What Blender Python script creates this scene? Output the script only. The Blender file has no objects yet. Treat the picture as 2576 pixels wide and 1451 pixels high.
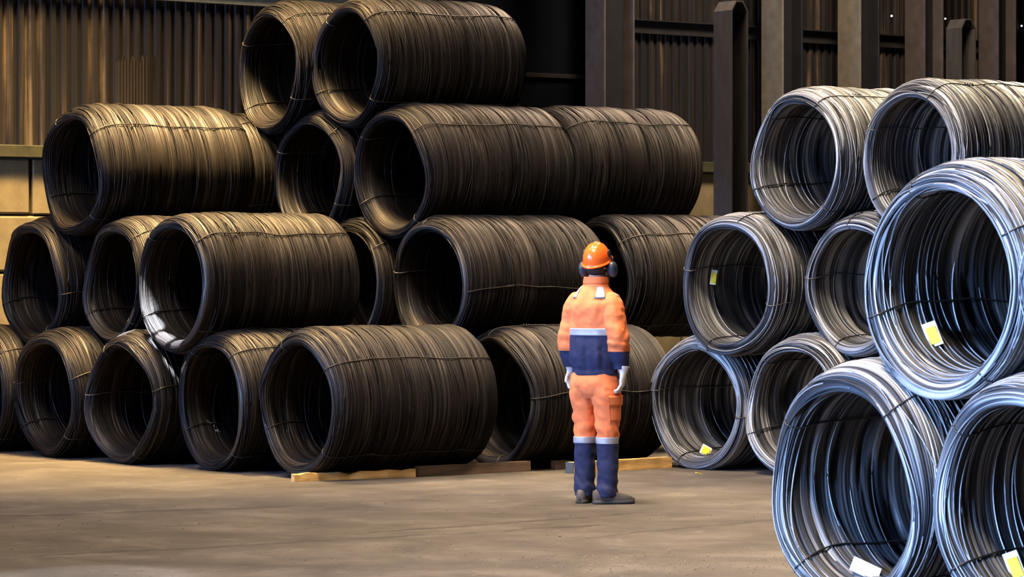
import bpy, bmesh, math, random
import numpy as np
from mathutils import Vector, Matrix

SC = bpy.context.scene
COL = SC.collection
R_ = math.radians

# ------------------------------------------------------------------ camera, world, lights, exposure
F = 7500.0            # focal length in pixels of the 2576 px wide frame
HOR = 640.0           # horizon row
H = 1.735             # camera height
TH = R_(53.0)         # heading of hall wall and coil axes, right of the optical axis
AX = np.array([math.sin(TH), math.cos(TH)])      # along the axes (t)
BX = np.array([-math.cos(TH), math.sin(TH)])     # across the axes (s), towards the wall

cam = bpy.data.cameras.new('camera')
cam.sensor_width = 36.0
cam.lens = F / 2576 * 36.0
cam.shift_y = -(725.5 - HOR) / 2576
cam.clip_end = 200
cam.dof.use_dof = True
cam.dof.focus_distance = 22.0
cam.dof.aperture_fstop = 8.0
cam_o = bpy.data.objects.new('camera', cam)
COL.objects.link(cam_o)
cam_o.location = (0, 0, H)
cam_o.rotation_euler = (R_(90), 0, 0)
SC.camera = cam_o

SC.view_settings.view_transform = 'Standard'
SC.view_settings.look = 'None'
SC.view_settings.gamma = 1.0
SC.view_settings.use_curve_mapping = False
SC.view_settings.exposure = -0.33

w = bpy.data.worlds.new('hall_gloom')
SC.world = w
w.use_nodes = True
w.node_tree.nodes['Background'].inputs[0].default_value = (0.22, 0.34, 0.85, 1)
w.node_tree.nodes['Background'].inputs[1].default_value = 0.020


def area(name, loc, target, size, energy, color, sy=None, spread=180):
    l = bpy.data.lights.new(name, 'AREA')
    l.shape = 'RECTANGLE'
    l.size = size
    l.size_y = sy or size
    l.energy = energy
    l.color = color
    l.spread = R_(spread)
    o = bpy.data.objects.new(name, l)
    COL.objects.link(o)
    o.location = loc
    o.rotation_euler = (Vector(target) - Vector(loc)).to_track_quat('-Z', 'Y').to_euler()
    return o


def spot(name, loc, target, deg, energy, color, blend=0.3, radius=0.02):
    l = bpy.data.lights.new(name, 'SPOT')
    l.spot_size = R_(deg)
    l.spot_blend = blend
    l.energy = energy
    l.color = color
    l.shadow_soft_size = radius
    o = bpy.data.objects.new(name, l)
    COL.objects.link(o)
    o.location = loc
    o.rotation_euler = (Vector(target) - Vector(loc)).to_track_quat('-Z', 'Y').to_euler()
    return o


WARM = (1.0, 0.80, 0.61)
GOLD = (1.0, 0.68, 0.30)
COOL = (0.30, 0.50, 1.0)
area('assumed_hall_lamp', (-3.3, 25.1, 8.0), (-3.2, 25.6, 0), 1.2, 950, GOLD, spread=64)  # this and the hall lamps below: unseen overhead lamps, assumed for the warm light
area('assumed_hall_lamp', (1.0, 27.8, 8.0), (0.2, 26.6, 0), 1.6, 420, (1.0, 0.74, 0.52), spread=110)
area('assumed_hall_lamp', (-6.2, 21.2, 8.8), (-5.0, 21.6, 0), 1.4, 500, WARM, spread=130)
area('assumed_hall_lamp', (-0.4, 20.2, 9.2), (1.9, 22.4, 0), 1.4, 560, WARM, spread=76)
area('assumed_hall_lamp', (-0.9, 12.0, 8.6), (0.9, 13.6, 0), 1.4, 330, WARM, spread=80)
area('assumed_hall_lamp', (-0.6, 15.0, 9.2), (-0.5, 16.6, 0), 1.6, 480, WARM, spread=100)
area('assumed_hall_lamp', (4.7, 25.4, 8.4), (3.6, 24.8, 0), 1.4, 680, (1.0, 0.80, 0.50), spread=62)
area('assumed_hall_lamp', (4.8, 16.6, 8.0), (4.2, 15.8, 0), 1.6, 1000, (1.0, 0.80, 0.54), spread=80)
area('assumed_hall_lamp', (3.5, 27.5, 8.5), (4.5, 31.5, 3), 1.6, 520, WARM, spread=120)
area('assumed_door_light', (-9.4, 5.6, 3.2), (2.2, 14.3, 1.2), 2.6, 1150, COOL, sy=2.6, spread=46)  # cool area lights added for an assumed open door out of view
area('assumed_door_light', (-9.6, 15.2, 3.6), (2.6, 23.8, 1.6), 2.4, 130, COOL, sy=2.4, spread=30)
area('assumed_door_light', (-10.4, 18.6, 3.2), (-2.6, 24.4, 1.6), 2.4, 260, COOL, sy=2.4, spread=60)  # added to bring blue light onto the left stack's rims
# narrow spotlights added for assumed sunlight on coil rims
for tgt in ((-3.0, 24.66, 1.27), (-2.925, 24.555, 1.09), (-2.815, 24.41, 0.985), (-2.685, 24.235, 0.965), (-3.185, 24.835, 1.029)):
    spot('added_sun_spot', (tgt[0] - 3.6, tgt[1] - 2.7, tgt[2] + 7.8), tgt, 1.15, 150000, (0.85, 0.93, 1.0), 0.3, 0.01)
spot('added_sun_spot', (-6.0, 6.0, 8.0), (-2.45, 15.55, 0.0), 6.4, 26000, (0.72, 0.82, 1.0), 0.35, 0.05)  # wider spotlight added for the assumed sun patch on the floor

# ------------------------------------------------------------------ helpers


def tag(o, label=None, cat=None, group=None, kind=None):
    if label: o['label'] = label
    if cat: o['category'] = cat
    if group: o['group'] = group
    if kind: o['kind'] = kind
    return o


def empty(name, loc, rz=0.0):
    o = bpy.data.objects.new(name, None)
    o.empty_display_size = 0.2
    COL.objects.link(o)
    o.location = loc
    o.rotation_euler = (0, 0, rz)
    return o


def link(name, me, mat, parent=None):
    o = bpy.data.objects.new(name, me)
    COL.objects.link(o)
    if mat is not None and len(me.materials) == 0:
        me.materials.append(mat)
    if parent is not None:
        o.parent = parent
    return o


def np_mesh(name, v, quads, smooth=True, tone=None):
    v = np.ascontiguousarray(v, dtype=np.float32)
    q = np.ascontiguousarray(quads, dtype=np.int32)
    k = q.shape[1]
    me = bpy.data.meshes.new(name)
    me.vertices.add(len(v))
    me.vertices.foreach_set('co', v.ravel())
    me.loops.add(q.size)
    me.loops.foreach_set('vertex_index', q.ravel())
    me.polygons.add(len(q))
    me.polygons.foreach_set('loop_start', np.arange(0, q.size, k, dtype=np.int32))
    me.polygons.foreach_set('loop_total', np.full(len(q), k, dtype=np.int32))
    me.polygons.foreach_set('use_smooth', np.full(len(q), smooth, dtype=bool))
    if tone is not None:
        a = me.attributes.new('tone', 'FLOAT', 'POINT')
        a.data.foreach_set('value', np.ascontiguousarray(tone, dtype=np.float32))
    me.update(calc_edges=True)
    me.validate()
    return me


def grid_quads(n, m, close_n=False, close_m=True, base=0):
    i = np.arange(n if close_n else n - 1)
    j = np.arange(m if close_m else m - 1)
    I, J = np.meshgrid(i, j, indexing='ij')
    I2, J2 = (I + 1) % n, (J + 1) % m
    return (np.stack([I * m + J, I2 * m + J, I2 * m + J2, I * m + J2], -1).reshape(-1, 4) + base)


def bm_mesh(name, bm, smooth=False):
    me = bpy.data.meshes.new(name)
    bmesh.ops.recalc_face_normals(bm, faces=bm.faces[:])
    bm.to_mesh(me)
    bm.free()
    if smooth:
        me.polygons.foreach_set('use_smooth', [True] * len(me.polygons))
    return me


def bm_box(bm, c, size, M=None):
    r = bmesh.ops.create_cube(bm, size=1.0)
    for v in r['verts']:
        v.co = Vector((v.co.x * size[0] + c[0], v.co.y * size[1] + c[1], v.co.z * size[2] + c[2]))
        if M is not None:
            v.co = M @ v.co
    return r['verts']


def box_obj(name, c, size, mat, parent=None, bevel=0.0):
    bm = bmesh.new()
    bm_box(bm, c, size)
    if bevel:
        bmesh.ops.bevel(bm, geom=bm.edges[:], offset=bevel, segments=1, affect='EDGES')
    return link(name, bm_mesh(name, bm), mat, parent)


def catmull(P, n):
    P = np.asarray(P, float)
    Q = np.vstack([2 * P[0] - P[1], P, 2 * P[-1] - P[-2]])
    # parameterise by chord length so uneven keys do not overshoot
    out = []
    ts = np.linspace(0, len(P) - 1, n)
    for t in ts:
        i = min(int(t), len(P) - 2)
        f = t - i
        p0, p1, p2, p3 = Q[i], Q[i + 1], Q[i + 2], Q[i + 3]
        out.append(0.5 * (2 * p1 + (p2 - p0) * f + (2 * p0 - 5 * p1 + 4 * p2 - p3) * f * f
                          + (3 * p1 - p0 - 3 * p2 + p3) * f ** 3))
    return np.array(out)


def tube(path, rad, sides=6, closed=False):
    """verts, quads of a tube along path (N,3)"""
    P = np.asarray(path, float)
    n = len(P)
    rad = np.broadcast_to(np.asarray(rad, float), (n,))
    if closed:
        T = np.roll(P, -1, 0) - np.roll(P, 1, 0)
    else:
        T = np.gradient(P, axis=0)
    T /= np.linalg.norm(T, axis=1, keepdims=True) + 1e-12
    ref = np.array([0, 0, 1.0]) if abs(T[:, 2]).mean() < 0.8 else np.array([0, 1.0, 0])
    U = np.cross(T, ref)
    bad = np.linalg.norm(U, axis=1) < 1e-3
    U[bad] = np.cross(T[bad], [1.0, 0.3, 0.2])
    U /= np.linalg.norm(U, axis=1, keepdims=True)
    for i in range(1, n):                         # keep the frame from flipping
        if np.dot(U[i], U[i - 1]) < 0:
            U[i] = -U[i]
    V = np.cross(T, U)
    a = np.linspace(0, 2 * np.pi, sides, endpoint=False)
    v = P[:, None, :] + rad[:, None, None] * (np.cos(a)[None, :, None] * U[:, None, :] + np.sin(a)[None, :, None] * V[:, None, :])
    return v.reshape(-1, 3), grid_quads(n, sides, close_n=closed)


def merge(parts):
    vs, qs, b = [], [], 0
    for v, q in parts:
        vs.append(v)
        qs.append(q + b)
        b += len(v)
    return np.vstack(vs), np.vstack(qs)


# ------------------------------------------------------------------ materials
def mat_new(name):
    m = bpy.data.materials.new(name)
    m.use_nodes = True
    nt = m.node_tree
    return m, nt, nt.nodes['Principled BSDF']


def N(nt, typ, **kw):
    n = nt.nodes.new(typ)
    for k, v in kw.items():
        if k.startswith('_'):
            n.inputs[int(k[1:])].default_value = v
        else:
            setattr(n, k, v)
    return n


def ramp(nt, fac, stops):
    r = N(nt, 'ShaderNodeValToRGB')
    e = r.color_ramp.elements
    while len(e) < len(stops):
        e.new(0.5)
    for i, (p, c) in enumerate(stops):
        e[i].position = p
        e[i].color = (*c, 1) if len(c) == 3 else c
    nt.links.new(fac, r.inputs[0])
    return r.outputs[0]


def noise(nt, scale, detail=4, rough=0.55, mscale=(1, 1, 1), coord='Object', dist=0.0):
    tc = N(nt, 'ShaderNodeTexCoord')
    mp = N(nt, 'ShaderNodeMapping')
    mp.inputs['Scale'].default_value = mscale
    nt.links.new(tc.outputs[coord], mp.inputs[0])
    nz = N(nt, 'ShaderNodeTexNoise')
    nz.inputs['Scale'].default_value = scale
    nz.inputs['Detail'].default_value = detail
    nz.inputs['Roughness'].default_value = rough
    nz.inputs['Distortion'].default_value = dist
    nt.links.new(mp.outputs[0], nz.inputs['Vector'])
    return nz.outputs['Fac']


def mixc(nt, fac, a, b, blend='MIX'):
    m = N(nt, 'ShaderNodeMix', data_type='RGBA', blend_type=blend)
    for s, x in ((0, fac), (6, a), (7, b)):
        if isinstance(x, (int, float)):
            m.inputs[s].default_value = x
        elif isinstance(x, tuple):
            m.inputs[s].default_value = (*x, 1)
        else:
            nt.links.new(x, m.inputs[s])
    return m.outputs[2]


def math_n(nt, op, a, b=None, c=None):
    m = N(nt, 'ShaderNodeMath', operation=op)
    for i, x in enumerate((a, b, c)):
        if x is None: continue
        if isinstance(x, (int, float)):
            m.inputs[i].default_value = x
        else:
            nt.links.new(x, m.inputs[i])
    return m.outputs[0]


def bump(nt, bsdf, height, strength=0.3, dist=0.01):
    b = N(nt, 'ShaderNodeBump')
    b.inputs['Strength'].default_value = strength
    b.inputs['Distance'].default_value = dist
    nt.links.new(height, b.inputs['Height'])
    nt.links.new(b.outputs[0], bsdf.inputs['Normal'])


def steel_mat(name, dark, mid, light, rust, rust_amt, rough, metal):
    m, nt, b = mat_new(name)
    at = N(nt, 'ShaderNodeAttribute', attribute_name='tone')
    c = ramp(nt, at.outputs['Fac'], [(0.12, dark), (0.5, mid), (0.92, light)])
    nz = noise(nt, 2.2, 5, 0.65)
    f = ramp(nt, nz, [(0.45, (0, 0, 0)), (0.7, (rust_amt,) * 3)])
    c = mixc(nt, f, c, rust)
    nt.links.new(c, b.inputs['Base Color'])
    b.inputs['Metallic'].default_value = metal
    rr = ramp(nt, at.outputs['Fac'], [(0.0, (rough + .15,) * 3), (1.0, (rough - .08,) * 3)])
    nt.links.new(rr, b.inputs['Roughness'])
    return m


M_OLD = steel_mat('mill_scale_steel_brown', (0.0020, 0.0020, 0.0025), (0.0108, 0.0094, 0.0098), (0.062, 0.053, 0.047), (0.019, 0.0105, 0.0072), 0.6, 0.52, 0.7)
M_NEW = steel_mat('bright_drawn_steel', (0.008, 0.009, 0.012), (0.070, 0.075, 0.081), (0.46, 0.46, 0.455), (0.085, 0.065, 0.038), 0.3, 0.56, 0.55)


def plain(name, col, rough=0.6, metal=0.0, nscale=6, var=0.25, bscale=40, bstr=0.15, mscale=(1, 1, 1), bdist=0.004):
    m, nt, b = mat_new(name)
    nz = noise(nt, nscale, 6, 0.6, mscale)
    lo = tuple(x * (1 - var) for x in col)
    hi = tuple(min(1, x * (1 + var)) for x in col)
    nt.links.new(ramp(nt, nz, [(0.3, lo), (0.7, hi)]), b.inputs['Base Color'])
    b.inputs['Roughness'].default_value = rough
    b.inputs['Metallic'].default_value = metal
    if bstr:
        bump(nt, b, noise(nt, bscale, 4, 0.6, mscale), bstr, bdist)
    return m


M_TIE = plain('tie_wire_steel', (0.030, 0.026, 0.022), 0.5, 0.6, bstr=0)
M_TIEB = plain('tie_wire_bright', (0.085, 0.08, 0.072), 0.45, 0.6, bstr=0)
M_BLOCK = plain('concrete_block', (0.20, 0.155, 0.075), 0.9, 0, 3.5, 0.3, 30, 0.4)
M_BLOCKGAP = plain('block_joint', (0.05, 0.035, 0.02), 0.95)
M_SILL = plain('mossy_sill_steel', (0.042, 0.038, 0.013), 0.8, 0, 5, 0.5)
M_PURLIN = plain('purlin_steel', (0.016, 0.014, 0.013), 0.7, 0.2)
M_PURLINP = plain('lit_purlin_steel', (0.34, 0.33, 0.22), 0.7, 0, 5, 0.2)  # left stretch of the same purlin, its lit look put into the colour
M_COLW = plain('column_lit_grey', (0.15, 0.128, 0.095), 0.75, 0.1, 6, 0.25)  # lit front flange, its brightness put into the colour
M_COLR = plain('column_rust_brown', (0.062, 0.048, 0.043), 0.75, 0.1, 6, 0.3)
M_COLD = plain('dark_shade_steel', (0.009, 0.009, 0.012), 0.6, 0.2, 6, 0.3)  # shaded sides and recesses of columns and posts, darkened in colour
M_DOOR = plain('doorway_darkness', (0.0030, 0.0038, 0.007), 0.95)  # near-black colour stands in for the darkness of the doorway
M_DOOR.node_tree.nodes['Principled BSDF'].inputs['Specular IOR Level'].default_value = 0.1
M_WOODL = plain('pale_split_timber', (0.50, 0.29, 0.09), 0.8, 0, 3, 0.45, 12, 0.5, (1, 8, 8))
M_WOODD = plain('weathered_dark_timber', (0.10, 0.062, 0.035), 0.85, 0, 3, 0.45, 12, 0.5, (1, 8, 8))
M_WOODE = plain('grey_timber_end', (0.05, 0.07, 0.09), 0.8)  # dark bluish grey for the left end face of the beam
M_TAGY = plain('yellow_tag_card', (0.72, 0.58, 0.03), 0.5, bstr=0)
M_TAGW = plain('white_tag_card', (0.75, 0.73, 0.55), 0.5, bstr=0)

# corrugated sheet: vertical dirt streaks
m, nt, b = mat_new('dirty_corrugated_steel')
oi = N(nt, 'ShaderNodeObjectInfo')
tc = N(nt, 'ShaderNodeTexCoord')
ad = N(nt, 'ShaderNodeVectorMath', operation='ADD')
cb = N(nt, 'ShaderNodeCombineXYZ')
nt.links.new(math_n(nt, 'MULTIPLY', oi.outputs['Random'], 40.0), cb.inputs[0])
nt.links.new(tc.outputs['Object'], ad.inputs[0])
nt.links.new(cb.outputs[0], ad.inputs[1])


def wall_noise(scale, detail, ms):
    mp = N(nt, 'ShaderNodeMapping')
    mp.inputs['Scale'].default_value = ms
    nt.links.new(ad.outputs[0], mp.inputs[0])
    nz = N(nt, 'ShaderNodeTexNoise')
    nz.inputs['Scale'].default_value = scale
    nz.inputs['Detail'].default_value = detail
    nz.inputs['Roughness'].default_value = 0.65
    nt.links.new(mp.outputs[0], nz.inputs['Vector'])
    return nz.outputs['Fac']


c1 = ramp(nt, wall_noise(1.0, 4, (9, 3, 0.22)), [(0.36, (0.0022, 0.0020, 0.0024)), (0.5, (0.013, 0.0085, 0.0065)), (0.56, (0.036, 0.023, 0.014)), (0.63, (0.15, 0.105, 0.056))])
c2 = ramp(nt, wall_noise(1.0, 5, (1.2, 1, 0.9)), [(0.46, (0.0,) * 3), (0.62, (0.8,) * 3)])
c = mixc(nt, c2, c1, (0.008, 0.0055, 0.005))
nt.links.new(c, b.inputs['Base Color'])
b.inputs['Roughness'].default_value = 0.65
b.inputs['Metallic'].default_value = 0.1
M_SHEET = m
M_SHEETP = plain('faded_patch_sheet', (0.030, 0.021, 0.014), 0.7, 0.1, 3, 0.4, mscale=(5, 5, 0.4))

# floor
m, nt, b = mat_new('worn_concrete_floor')
ca, sa = math.cos(-0.5), math.sin(-0.5)
n1 = noise(nt, 0.7, 7, 0.66, (0.7, 1, 1), dist=0.8)
n2 = noise(nt, 1.7, 10, 0.76, (0.8, 0.9, 1), dist=0.3)
n3 = noise(nt, 34, 5, 0.75, (1, 0.22, 1))
n4 = noise(nt, 7, 7, 0.75, (0.8, 0.5, 1))
c = ramp(nt, n1, [(0.32, (0.034, 0.025, 0.015)), (0.68, (0.076, 0.060, 0.046))])
c = mixc(nt, 0.55, c, ramp(nt, n2, [(0.36, (0.016, 0.011, 0.006)), (0.5, (0.054, 0.042, 0.029)), (0.62, (0.112, 0.092, 0.072))]))
c = mixc(nt, ramp(nt, n4, [(0.60, (0.0,) * 3), (0.68, (0.6,) * 3)]), c, (0.14, 0.115, 0.09))
c = mixc(nt, ramp(nt, n4, [(0.28, (0.75,) * 3), (0.36, (0.0,) * 3)]), c, (0.026, 0.018, 0.010))
c = mixc(nt, ramp(nt, n3, [(0.30, (0.8,) * 3), (0.40, (0.0,) * 3)]), c, (0.028, 0.020, 0.011))
tc = N(nt, 'ShaderNodeTexCoord')
sep = N(nt, 'ShaderNodeSeparateXYZ')
nt.links.new(tc.outputs['Object'], sep.inputs[0])
wob = noise(nt, 1.1, 7, 0.68)
wid = noise(nt, 2.3, 3, 0.6)
cr = None
for (mm, cc, x0, x1) in ((0.605, 18.78, -9, 0.6), (0.91, 17.90, 0.45, 4.0), (0.42, 21.15, -9, -1.3), (0.80, 19.35, -0.9, 0.9)):
    e = math_n(nt, 'SUBTRACT', sep.outputs[1], math_n(nt, 'MULTIPLY_ADD', sep.outputs[0], mm, cc))
    e = math_n(nt, 'ABSOLUTE', math_n(nt, 'ADD', e, math_n(nt, 'MULTIPLY_ADD', wob, 0.6, -0.30)))
    k = math_n(nt, 'LESS_THAN', e, math_n(nt, 'MULTIPLY_ADD', wid, 0.16, -0.045))
    k = math_n(nt, 'MULTIPLY', k, math_n(nt, 'GREATER_THAN', sep.outputs[0], x0))
    k = math_n(nt, 'MULTIPLY', k, math_n(nt, 'LESS_THAN', sep.outputs[0], x1))
    cr = k if cr is None else math_n(nt, 'MAXIMUM', cr, k)
c = mixc(nt, math_n(nt, 'MULTIPLY', cr, 0.75), c, (0.018, 0.012, 0.007))
nt.links.new(c, b.inputs['Base Color'])
b.inputs['Roughness'].default_value = 0.78
hh = math_n(nt, 'SUBTRACT', math_n(nt, 'ADD', math_n(nt, 'MULTIPLY', n2, 0.9), math_n(nt, 'MULTIPLY', n3, 0.5)), math_n(nt, 'MULTIPLY', cr, 0.5))
bump(nt, b, hh, 0.6, 0.025)
M_FLOOR = m

# ------------------------------------------------------------------ setting
bm = bmesh.new()
bm_box(bm, (0, 20, -0.1), (44, 56, 0.2))
tag(link('floor', bm_mesh('floor', bm), M_FLOOR), kind='structure')


def st(s, t, z=0.0):
    p = AX * t + BX * s
    return (p[0], p[1], z)


def pix(x, y, Z):
    return ((x - 1288) / F * Z, Z, H - (y - HOR) / F * Z)


RZ = math.pi / 2 - TH      # local x = along axes, local y = towards the wall
S_W = 24.46
Z_C = 2.62
wall = tag(empty('wall_back', st(S_W, 0), RZ), kind='structure')
# concrete blocks below, each its own piece
rows = 5
bh = Z_C / rows
blk = []
for k in range(3):
    bm = bmesh.new()
    bm_box(bm, (0, 0, 0), (1.168, 0.4, bh - 0.014))
    bmesh.ops.bevel(bm, geom=bm.edges[:], offset=0.012 + 0.004 * k, segments=1, affect='EDGES')
    me = bm_mesh('concrete_block', bm)
    me.materials.append(M_BLOCK)
    blk.append(me)
rnd = random.Random(4)
T0, T1 = 9.79, 30.0
for r in range(rows):
    off = 0.0 if r % 2 == 0 else 0.6
    t = T0 + off
    i = 0
    while t < T1:
        o = link('concrete_block', blk[i % 3], None, wall)
        o.location = (t + 0.13, 0.2 + rnd.uniform(-0.008, 0.008), bh * (r + 0.5))
        t += 1.2
        i += 1
o = box_obj('block_mortar', ((T0 + T1) / 2, 0.28, Z_C / 2 - 0.02), (T1 - T0 - 1.6, 0.22, Z_C - 0.05), M_BLOCKGAP, wall)
# corrugated sheets above
pitch, nr, dep = 0.11, 10, 0.032
prof = []
for k in range(nr):
    x = k * pitch
    prof += [(x, 0), (x + 0.035, 0), (x + 0.05, -dep), (x + 0.095, -dep)]
prof.append((nr * pitch + 0.02, 0))
prof = np.array(prof)


def sheet_mesh(name, z0, z1, jag=None):
    n = len(prof)
    zs0 = np.full(n, z0)
    zs1 = np.full(n, z1) if jag is None else z1 + jag[:n]
    f = lambda z, dy: np.column_stack([prof[:, 0], prof[:, 1] + dy, z])
    v = np.vstack([f(zs0, 0), f(zs1, 0), f(zs1, 0.003), f(zs0, 0.003)])
    return np_mesh(name, v, grid_quads(4, n, close_n=True, close_m=False), smooth=False)


sh_me = sheet_mesh('wall_sheet', Z_C + 0.09, 7.6)
sh_me.materials.append(M_SHEET)
sh_top = sheet_mesh('wall_sheet', 5.6, 7.6)
sh_top.materials.append(M_SHEET)
t = T0
i = 0
while t < T1:
    inside = 16.85 < t < 18.7
    o = link('wall_sheet', sh_top if inside else sh_me, None, wall)
    o.location = (t, 0.05 + 0.006 * (i % 2) + rnd.uniform(-0.004, 0.004), 0)
    t += nr * pitch
    i += 1
# dark doorway between the sheets, px 1300-1470
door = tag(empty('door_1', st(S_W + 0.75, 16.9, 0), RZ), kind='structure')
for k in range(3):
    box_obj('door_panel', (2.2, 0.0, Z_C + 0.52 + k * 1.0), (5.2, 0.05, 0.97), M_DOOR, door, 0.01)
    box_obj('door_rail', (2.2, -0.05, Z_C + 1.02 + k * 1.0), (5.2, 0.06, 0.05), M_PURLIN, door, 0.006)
# sill beam, purlins
tag(box_obj('trim_1', (0, 0, 0), (T1 - T0, 0.16, 0.115), M_SILL, None, 0.008), kind='structure')
bpy.data.objects['trim_1'].location = st(S_W - 0.02, (T0 + T1) / 2, Z_C + 0.055)
bpy.data.objects['trim_1'].rotation_euler = (0, 0, RZ)
for n_, (ta, tb, mt, dz) in enumerate(((T0, 16.7, M_PURLINP, 0.05), (19.4, T1, M_PURLIN, 0.0)), 2):
    bm = bmesh.new()      # Z purlin: web + two flanges
    L = tb - ta
    bm_box(bm, (L / 2, 0, 0), (L, 0.012, 0.14))
    bm_box(bm, (L / 2, -0.045, 0.064), (L, 0.09, 0.012))
    bm_box(bm, (L / 2, 0.03, -0.064), (L, 0.06, 0.012))
    o = tag(link('trim_%d' % n_, bm_mesh('purlin', bm), mt), kind='structure')
    o.location = st(S_W - 0.05, ta, 4.15 + dz)
    o.rotation_euler = (0, 0, RZ)
# pale torn patch of sheet on the left wall
jag = np.array([rnd.uniform(-0.05, 0.03) for _ in range(60)])
pme = sheet_mesh('patch_sheet', Z_C + 0.1, 3.58, jag)
o = link('patch_sheet', pme, M_SHEETP, wall)
o.scale = (0.30, 1, 1)
o.location = (13.80, 0.012, 0)
o['label'] = 'paler torn sheet lapped over the wall'
# daylight pinholes in the sheets
m, nt, b = mat_new('daylight_pinhole')
b.inputs['Emission Color'].default_value = (0.8, 0.9, 1, 1)
b.inputs['Emission Strength'].default_value = 4.0
for (px, py, r) in ((2243, 40, 0.011), (2378, 47, 0.009), (2570, 65, 0.010)):
    u = (px - 1288) / F
    Z = (S_W - 0.03) / (BX[1] + BX[0] * u)
    P = np.array([u * Z, Z])
    bm = bmesh.new()
    bmesh.ops.create_cone(bm, cap_ends=True, segments=10, radius1=r, radius2=r, depth=0.01)
    o = link('light_hole', bm_mesh('light_hole', bm), m, wall)
    o.location = (P @ AX, -0.03, H - (py - HOR) / F * Z)
    o.rotation_euler = (R_(90), 0, 0)


# H columns standing in front of the wall
def column(px_l, px_r, s, matf, label, depth=0.30, hgt=7.5):
    pm = (px_l + px_r) / 2
    u = (pm - 1288) / F
    Z = s / (BX[1] + BX[0] * u)
    P = np.array([u * Z, Z])
    psi = TH - math.atan(u)
    wf = (px_r - px_l) / (F / Z) / math.cos(psi)
    root = empty('steel_column', (P[0], P[1], 0), RZ)
    tag(root, label, 'column', 'steel columns along the back wall')
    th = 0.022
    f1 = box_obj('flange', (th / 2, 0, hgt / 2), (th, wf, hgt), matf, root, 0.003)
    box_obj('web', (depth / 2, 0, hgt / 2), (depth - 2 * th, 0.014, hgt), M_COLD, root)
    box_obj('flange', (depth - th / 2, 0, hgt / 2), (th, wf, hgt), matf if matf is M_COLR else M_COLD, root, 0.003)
    return root


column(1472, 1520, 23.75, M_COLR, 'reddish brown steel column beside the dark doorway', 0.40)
column(1915, 1968, 23.75, M_COLW, 'pale steel column just right of the nearer pointed post')
column(2107, 2163, 23.75, M_COLW, 'pale steel column above the top left coil of the right stack, second pale one from the doorway')
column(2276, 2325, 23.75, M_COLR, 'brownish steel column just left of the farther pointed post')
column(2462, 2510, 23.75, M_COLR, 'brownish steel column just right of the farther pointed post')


# folded plate posts with chamfered tops
def post(px_l, px_m, px_r, ytop, Z, label):
    u = (px_m - 1288) / F
    X = u * Z
    psi = TH - math.atan(u)
    wb = (px_m - px_l) / (F / Z) / math.cos(psi)
    la = (px_r - px_m) / (F / Z) / math.sin(psi)
    top = H + (HOR - ytop) / F * Z
    root = empty('pointed_post', (X, Z, 0), RZ)
    tag(root, label, 'post', 'folded steel posts in front of the wall')
    ch = la * 0.30
    outer = [(0, 0), (0, top - ch * 1.5), (ch, top), (la - ch, top), (la, top - ch * 1.5), (la, 0)]
    tk = 0.014
    inner = [(tk, 0), (tk, top - ch * 1.5 - tk * .4), (ch + tk * .4, top - tk), (la - ch - tk * .4, top - tk), (la - tk, top - ch * 1.5 - tk * .4), (la - tk, 0)]
    v, q = [], []
    n = len(outer)
    for yy in (0, wb):
        for p in outer: v.append((p[0], yy, p[1]))
        for p in inner: v.append((p[0], yy, p[1]))
    for k in range(n - 1):
        q += [(k, k + 1, n + k + 1, n + k), (2 * n + k, 3 * n + k, 3 * n + k + 1, 2 * n + k + 1),
              (k, 2 * n + k, 2 * n + k + 1, k + 1), (n + k, n + k + 1, 3 * n + k + 1, 3 * n + k)]
    me = np_mesh('post_shell', np.array(v), np.array(q), smooth=False)
    link('post_shell', me, M_POST, root)
    bk = [(p[0], wb * 0.85, p[1]) for p in inner] + [(p[0], wb * 0.85 + 0.012, p[1]) for p in inner]
    bm = bmesh.new()
    vs = [bm.verts.new(p) for p in bk]
    bm.faces.new(vs[:n])
    bm.faces.new(vs[n:])
    for k in range(n):
        bm.faces.new((vs[k], vs[(k + 1) % n], vs[n + (k + 1) % n], vs[n + k]))
    link('back_plate', bm_mesh('back_plate', bm), M_COLD, root)  # shade of the hollow put into the plate's dark colour
    box_obj('base_plate', (la / 2, wb / 2, 0.01), (la + 0.16, wb + 0.16, 0.02), M_COLD, root, 0.004)


M_POST = plain('post_grey_steel', (0.030, 0.027, 0.025), 0.7, 0.2, 5, 0.35, mscale=(3, 3, 0.6))
post(1795, 1840, 1882, 0, 29.0, 'nearer pointed folded steel post standing between the two stacks')
post(2380, 2418, 2455, 46, 31.2, 'farther pointed folded steel post rising behind the top right coil')

# ------------------------------------------------------------------ wire coils
def harmonics(rng, n, K, m, decay=1.0, k0=1):
    """n independent smooth periodic functions sampled at m angles, unit-ish variance"""
    phi = np.linspace(0, 2 * np.pi, m, endpoint=False)
    out = np.zeros((n, m))
    for k in range(k0, k0 + K):
        a = rng.normal(size=(n, 1)) / (k ** decay)
        b_ = rng.normal(size=(n, 1)) / (k ** decay)
        out += a * np.cos(k * phi) + b_ * np.sin(k * phi)
    return out / (out.std() + 1e-9)


def smooth0(x, w_):
    k = np.hanning(2 * w_ + 3)
    k /= k.sum()
    pad = np.pad(x, ((w_ + 1, w_ + 1),) + ((0, 0),) * (x.ndim - 1), mode='edge')
    return np.apply_along_axis(lambda c: np.convolve(c, k, 'valid'), 0, pad)


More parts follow.
